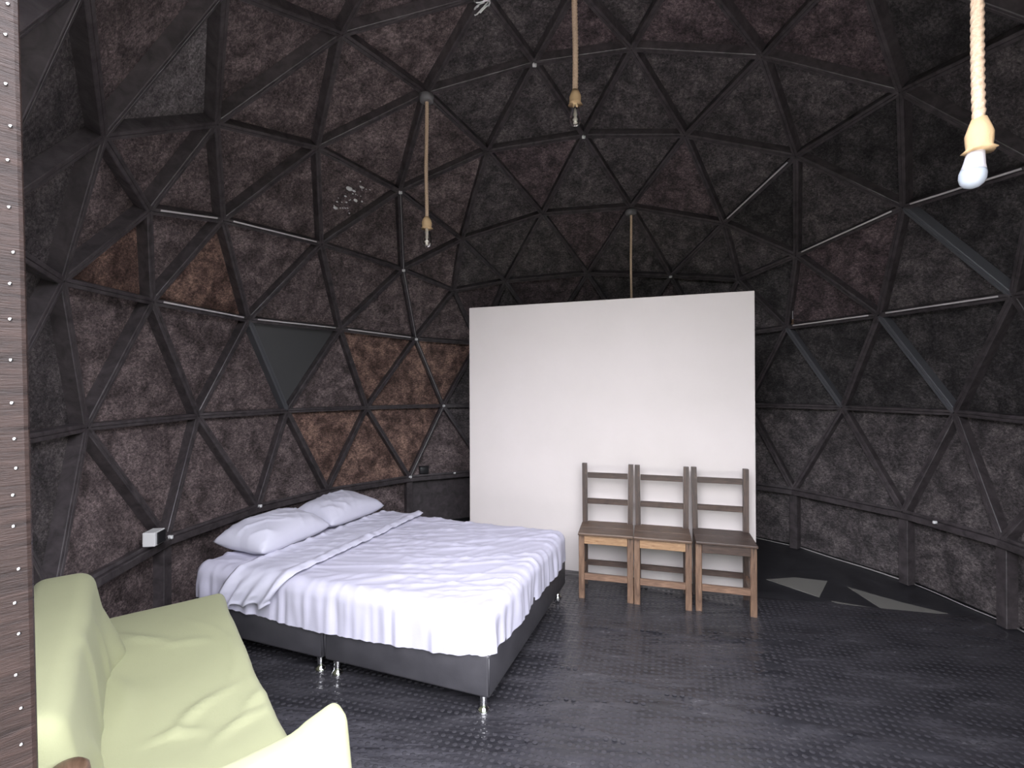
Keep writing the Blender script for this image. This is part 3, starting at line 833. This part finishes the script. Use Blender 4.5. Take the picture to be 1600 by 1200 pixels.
def back_fn(p):
    x, y, z = p
    t = (z - 0.40) / 0.42
    y -= 0.07 * max(0, t)                                            # leans back
    x -= 0.03 * max(0, t)
    b_ = 0.012 * noise.noise(Vector((x * 2.5, 0.3, z * 3))) + crease(x, z, 0.62, 0.55, 1.2, 0.16, 0.03, 0.012) + crease(x, z, 0.95, 0.6, 1.4, 0.2, 0.035, 0.010) + crease(x, z, 1.25, 0.5, 1.0, 0.12, 0.03, 0.012)
    y += b_
    # the cover's front flares out into a fold where it meets the seat
    if y > -0.54 and z < 0.62:
        y += 0.05 * (0.62 - z) / 0.2 * math.exp(-((x - 0.40) / 0.12) ** 2)
    return Vector((x, y, z))
cloth_box('backrest', 0.34, 1.54, -0.665, -0.47, 0.38, 0.775, 0.05, M['green'], sofa, back_fn)
def arm_fn(p):
    x, y, z = p
    s = (y + 0.60) / 0.68                                            # 0 at back .. 1 at the front tip
    # top line climbs to a tip at the front
    if z > 0.3: z += (z - 0.3) / 0.3 * (0.035 * s + 0.03 * max(0, s - 0.8) / 0.2 - 0.02 * math.sin(math.pi * s))
    bul = 0.045 * math.sin(math.pi * min(1, max(0, (z - 0.05) / 0.6))) * s
    x += bul + 0.012 * noise.noise(Vector((y * 4, z * 4, 5))) 
    if y > -0.02: x += -0.02 * (z - 0.3)
    y += 0.03 * math.sin(math.pi * (z / 0.62)) * max(0, s - 0.7)
    return Vector((x, y, z))
cloth_box('armrest', 1.60, 1.70, -0.66, 0.085, 0.05, 0.575, 0.035, M['green'], sofa, arm_fn)
kb = lathe('wooden_knob', [(0.030, 0.0), (0.040, 0.012), (0.043, 0.04), (0.040, 0.058), (0.030, 0.068), (0.012, 0.073)], M['seat_wood'], sofa, 20)
loc = Matrix.Rotation(-srz, 4, 'Z') @ (Vector((-1.025, 1.125, 0.612)) - SO)
kb.location = loc

# ---------------------------------------------------------------- rope pendants
def rope_mesh(name, top, bot, r, parent, pitch=0.07, sway=0.004, seed=0):
    L_ = top - bot; n_ = max(12, int(L_ / 0.0075)); seg = 18
    vs, fs = [], []
    for k in range(n_ + 1):
        z = bot + L_ * k / n_
        ph = 2 * math.pi * (z / (pitch * 3))
        ox = sway * math.sin(z * 7 + seed) ; oy = sway * math.cos(z * 5 + seed)
        for i in range(seg):
            a = 2 * math.pi * i / seg
            rr = r * (0.66 + 0.34 * abs(math.cos(1.5 * (a - ph))) ** 0.8)
            vs.append((ox + rr * math.cos(a), oy + rr * math.sin(a), z))
    for k in range(n_):
        for i in range(seg):
            fs.append((k * seg + i, k * seg + (i + 1) % seg, (k + 1) * seg + (i + 1) % seg, (k + 1) * seg + i))
    fs.append(tuple(range(seg - 1, -1, -1))); fs.append(tuple(range(n_ * seg, (n_ + 1) * seg)))
    return mesh(name, vs, fs, M['rope'], parent, True)

def pendant(label, x, y, ztop, zrope, r, kind, seed=0, tilt=(0, 0)):
    t = thing('pendant_lamp', label, 'pendant lamp', (x, y, zrope), 0, 'rope pendant lamps')
    rope_mesh('rope', ztop - zrope, 0.0, r, t, 0.022 if r > 0.015 else 0.018, 0.003, seed)
    cap = lathe('ceiling_cup', [(0.030, ztop - zrope - 0.02), (0.052, ztop - zrope - 0.015), (0.056, ztop - zrope + 0.03), (0.03, ztop - zrope + 0.04)], M['hoop'], t, 24)
    k = 0.034 if kind == 'filament' else 0.027
    lathe('burlap_sleeve', [(k * 1.32, -0.072), (k * 1.02, -0.062), (k * 1.08, -0.045), (k * 1.12, -0.025), (k * 0.9, -0.005), (r * 1.05, 0.018)], M['burlap'], t, 28, True,
          lambda a, j: (0.10 * math.sin(5 * a + 1) + 0.05 * math.sin(11 * a)) if j == 0 else 0.02 * math.sin(9 * a))
    if kind == 'filament':
        prof = [(0.015, -0.055), (0.018, -0.075), (0.027, -0.105), (0.035, -0.14), (0.039, -0.168), (0.037, -0.188), (0.028, -0.206), (0.013, -0.217), (0.002, -0.219)]
        inner = [(max(0.0005, a - 0.0012), b_ + (0.0012 if i > 5 else 0)) for i, (a, b_) in enumerate(prof)]
        gl = lathe('glass_bulb', prof + inner[::-1], M['glass'], t, 28)
        fl = lathe('stem_with_glint', [(0.013, -0.05), (0.013, -0.10), (0.011, -0.125), (0.014, -0.14), (0.008, -0.155), (0.018, -0.172), (0.010, -0.185), (0.016, -0.195), (0.003, -0.20)], M['filament'], t, 12)  # real stem, made thicker to stand in for the reflection in the glass
        lathe('screw_cap', [(0.0135, -0.03), (0.0135, -0.07), (0.012, -0.072)], M['chrome'], t, 20)
    else:
        nb = lathe('bulb_base', [(0.014, -0.055), (0.019, -0.070), (0.021, -0.085), (0.024, -0.105), (0.0275, -0.118)], M['bulb_white'], t, 28)
        ob = lathe('diffuser', [(0.0275, -0.1185), (0.030, -0.128), (0.0295, -0.142), (0.0255, -0.154), (0.017, -0.163), (0.006, -0.167)], M['opal'], t, 28)
        for o_ in (nb, ob):
            o_.rotation_euler = (tilt[0], tilt[1], 0)
    return t
def zc(x, y): return DC.z + math.sqrt(DR ** 2 - (x - DC.x) ** 2 - (y - DC.y) ** 2)
y1 = 3.13; pendant('rope pendant with a clear filament bulb hanging from the top of the dome', 0.425 - 0.012, y1, zc(0.42, y1) - 0.02, 3.435, 0.020, 'filament', 0)
y2 = 3.72; x2 = (667.5 - 800) / F_PX * y2; zz = 1.55 + (600 - 338) * y2 / F_PX
pendant('thin rope pendant with a clear bulb above the far edge of the bed', x2, y2, 1.55 + (600 - 150) * y2 / F_PX, zz, 0.015, 'filament', 2)
y3 = 1.32; x3 = (1533.5 - 800) / F_PX * y3
pendant('thick rope pendant with a white opal bulb at the upper right, nearest the viewer', x3, y3, zc(x3, y3) + 0.02, 1.55 + (600 - 193) * y3 / F_PX, 0.0155, 'led', 4, (0.10, 0.05))
y4 = 4.86; x4 = (987.0 - 800) / F_PX * y4
pendant('thin rope pendant hanging down behind the white partition', x4, y4, 1.55 + (600 - 330) * y4 / F_PX, 2.05, 0.013, 'filament', 6)

# ---------------------------------------------------------------- small things on the dome
def hub(px, py, d=0.0):
    best = min([v for v in DV if v.y > 1.9], key=lambda p: (proj(p)[0] - px) ** 2 + (proj(p)[1] - py) ** 2)
    return DC + (best - DC) * (1 - d / DR)
H1, H2, H3, H4, H5 = hub(625, 300, .012), hub(630, 422, .012), hub(650, 530, .012), hub(693, 634, .012), hub(640, 740, .012)
cable = thing('cable', 'thin white cable running down the dome struts to the ledge behind the bed', 'cable', H5)
pts = []
hs = [H1, H2, H3, H4, H5]
for a, b_ in zip(hs, hs[1:]):
    for k in range(8): pts.append(a.lerp(b_, k / 8) - H5)
pts.append(Vector((0, 0, 0)))
tube('wire', pts, 0.0022, M['wire_white'], cable, 6)
def clip_obj(p, label, s=0.016, grp='white cable clips on the dome hubs', rz=0.0):
    t = thing('cable_clip', label, 'cable clip', p, rz, grp)
    bm = bmesh.new(); add_box(bm, (-s, -s * 0.6, -s * 0.75), (s, s * 0.6, s * 0.75), s * 0.3, 2)
    from_bm('clip_body', bm, M['white_plastic'], t, True)
    tube('pin', [(-s * 0.5, -s * 0.9, s * 0.6), (s * 0.2, -s * 1.1, 0.0), (s * 0.4, -s * 0.9, -s * 0.9)], s * 0.28, M['white_plastic'], t, 6)
for (px, py), lab in (((625, 300), 'white clip on the hub just left of the thin rope pendant'),
                      ((630, 422), 'white clip on the hub below the thin rope pendant bulb'),
                      ((650, 530), 'white clip on the hub left of the partition, halfway up the cable'),
                      ((693, 634), 'white clip on the hub beside the left edge of the partition'),
                      ((640, 740), 'white clip on the ledge hub where the cable ends'),
                      ((835, 100), 'white clip on the hub left of the central pendant rope'),
                      ((912, 213), 'white clip on the hub just under the central bulb'),
                      ((1048, 432), 'white clip on the hub above the right half of the partition'),
                      ((405, 792), 'white clip on the ledge hub behind the pillows'),
                      ((263, 838), 'white clip on the ledge hub beside the junction box')):
    clip_obj(hub(px, py, 0.012), lab)
# clip on the right-hand ledge
Pa, Pb = hub(1410, 798), hub(1563, 840)
clip_obj(Pa.lerp(Pb, 0.40) + Vector((-0.03, -0.02, 0.0)), 'white clip on the ledge at the right of the room', 0.014)
# black box and white tag on the ledge near the partition
def on_ledge(px, lift=0.0, inset=0.0):
    # point on the ledge line at picture column px
    best = None
    for a, b_, s in ring_edges:
        for k in range(41):
            p = DV[a].lerp(DV[b_], k / 40)
            if p.y < 2: continue
            e = abs(proj(p)[0] - px)
            if best is None or e < best[0]: best = (e, p, (DV[b_] - DV[a]).normalized())
    p, d = best[1], best[2]
    nrm = Vector((DC.x - p.x, DC.y - p.y, 0)).normalized()
    return p + nrm * inset + Vector((0, 0, lift)), math.atan2(d.y, d.x), nrm
p, a, nrm = on_ledge(662, 0.024, -0.01)
t = thing('adapter_box', 'small black adapter box on the ledge left of the partition', 'adapter', p, a)
box('body', (-0.05, -0.02, 0), (0.05, 0.02, 0.075), M['black_plastic'], t, 0.006)
box('lid', (-0.055, -0.024, 0.0755), (0.055, 0.024, 0.085), M['black_plastic'], t, 0.002, 1)
p, a, nrm = on_ledge(708, 0.0, 0.03)
clip_obj(p + Vector((0, 0, 0.01)), 'white clip on the ledge between the adapter box and the partition', 0.013)
# junction box on the left ledge
p, a, nrm = on_ledge(233, 0.0, 0.02)
t = thing('junction_box', 'white junction box with a black cover on the ledge at the left', 'junction box', p + Vector((0, 0, 0.024)), a)
box('body', (-0.055, -0.04, 0), (0.055, 0.03, 0.085), M['white_plastic'], t, 0.004)
flip = 1 if (Matrix.Rotation(a, 4, 'Z') @ Vector((0, 1, 0))).dot(nrm) > 0 else -1
box('cover', (-0.035, 0.0305, 0.006) if flip > 0 else (-0.035, -0.048, 0.006), (0.05, 0.038, 0.079) if flip > 0 else (0.05, -0.0405, 0.079), M['black_plastic'], t, 0.003)
# thin pointed ornament on a strut at the right
p0 = hub(1228, 512); p1 = hub(1372, 493)
p = p0.lerp(p1, 0.07) + Vector((0, -0.02, 0.022))
t = thing('pointed_finial', 'tiny thin metal finial standing on a strut right of the partition', 'ornament', p)
lathe('spike', [(0.004, 0.05), (0.0028, 0.09), (0.001, 0.175)], M['wire_white'], t, 8)
lathe('stem', [(0.014, 0.0), (0.012, 0.012), (0.007, 0.02), (0.012, 0.04), (0.006, 0.05)], M['seat_wood'], t, 12)
# pale foam splashes on one panel
fc = (hub(497, 232) + hub(625, 300) + hub(503, 382)) / 3; fn_ = (DC - fc).normalized()
e1 = (hub(625, 300) - hub(497, 232)).normalized(); e2 = fn_.cross(e1)
base_p = fc - fn_ * 0.068
bm = bmesh.new()
random.seed(3)
for k in range(34):
    u = random.gauss(0.10, 0.05); v_ = random.uniform(-0.16, 0.15)
    if k < 6: u, v_ = 0.03 + 0.02 * k, -0.15 + 0.008 * k
    r_ = random.uniform(0.002, 0.008) * (2.6 if k % 6 == 0 else 1)
    mm = Matrix.Translation(base_p + e1 * (u - v_ * -0.25) + e2 * v_) @ Matrix.Scale(r_, 4)
    bmesh.ops.create_icosphere(bm, subdivisions=1, radius=1.0, matrix=mm @ Matrix.Scale(random.uniform(1, 2.2), 4, e1))
o = from_bm('foam_splashes', bm, M['white_plastic'], shell['wall_left'], True); o['kind'] = 'stuff'
# tangle of white cable ends at the top hub
hp = hub(757, -5, 0.03)
t = thing('cable_tangle', 'knot of loose white cable ends at the top hub left of centre', 'cable', hp)
for k in range(5):
    pts = []
    a0 = k * 1.3
    for i in range(12):
        q = i / 11
        pts.append(Vector((0.05 * math.cos(a0 + 3 * q) - 0.02, 0.05 * math.sin(a0 + 2.5 * q) - 0.02, -0.06 * q + 0.02 * math.sin(5 * q + k))))
    tube('wire_end', pts, 0.0045, M['white_plastic'], t, 6)

# ---------------------------------------------------------------- door post at the left
post = thing('door_post', 'reddish brown varnished timber post at the left edge, studded with screws', 'post', (-0.545, 0.555, 0))
bm = bmesh.new(); add_box(bm, (-0.26, 0.0, -0.115), (0.0, 0.035, 2.02), 0.005, 2)
for v in bm.verts:
    v.co.x += -0.0113 * (v.co.z - 1.12) / 0.86 + 0.012
    if v.co.x > -0.1 and v.co.z > 1.96: v.co.x -= 0.012
pb = from_bm('timber', bm, M['post'], post)
post.rotation_euler = (0, 0, math.radians(48))
sc = []
random.seed(11)
z = 0.08
i = 0
while z < 1.98:
    me_o = lathe('screw', [(0.0001, 0.0016), (0.0016, 0.0012), (0.0020, 0.0)][::-1], M['chrome'], post, 8) if not sc else sc[0].copy()
    if sc: COL.objects.link(me_o); me_o.parent = post
    sc.append(me_o)
    xx = -0.0113 * (z - 1.12) / 0.86 + 0.012 - 0.022 + random.uniform(-0.002, 0.002)
    me_o.location = (xx, -0.0002, z); me_o.rotation_euler = (math.radians(90), 0, 0)
    z += random.uniform(0.028, 0.055)
    i += 1
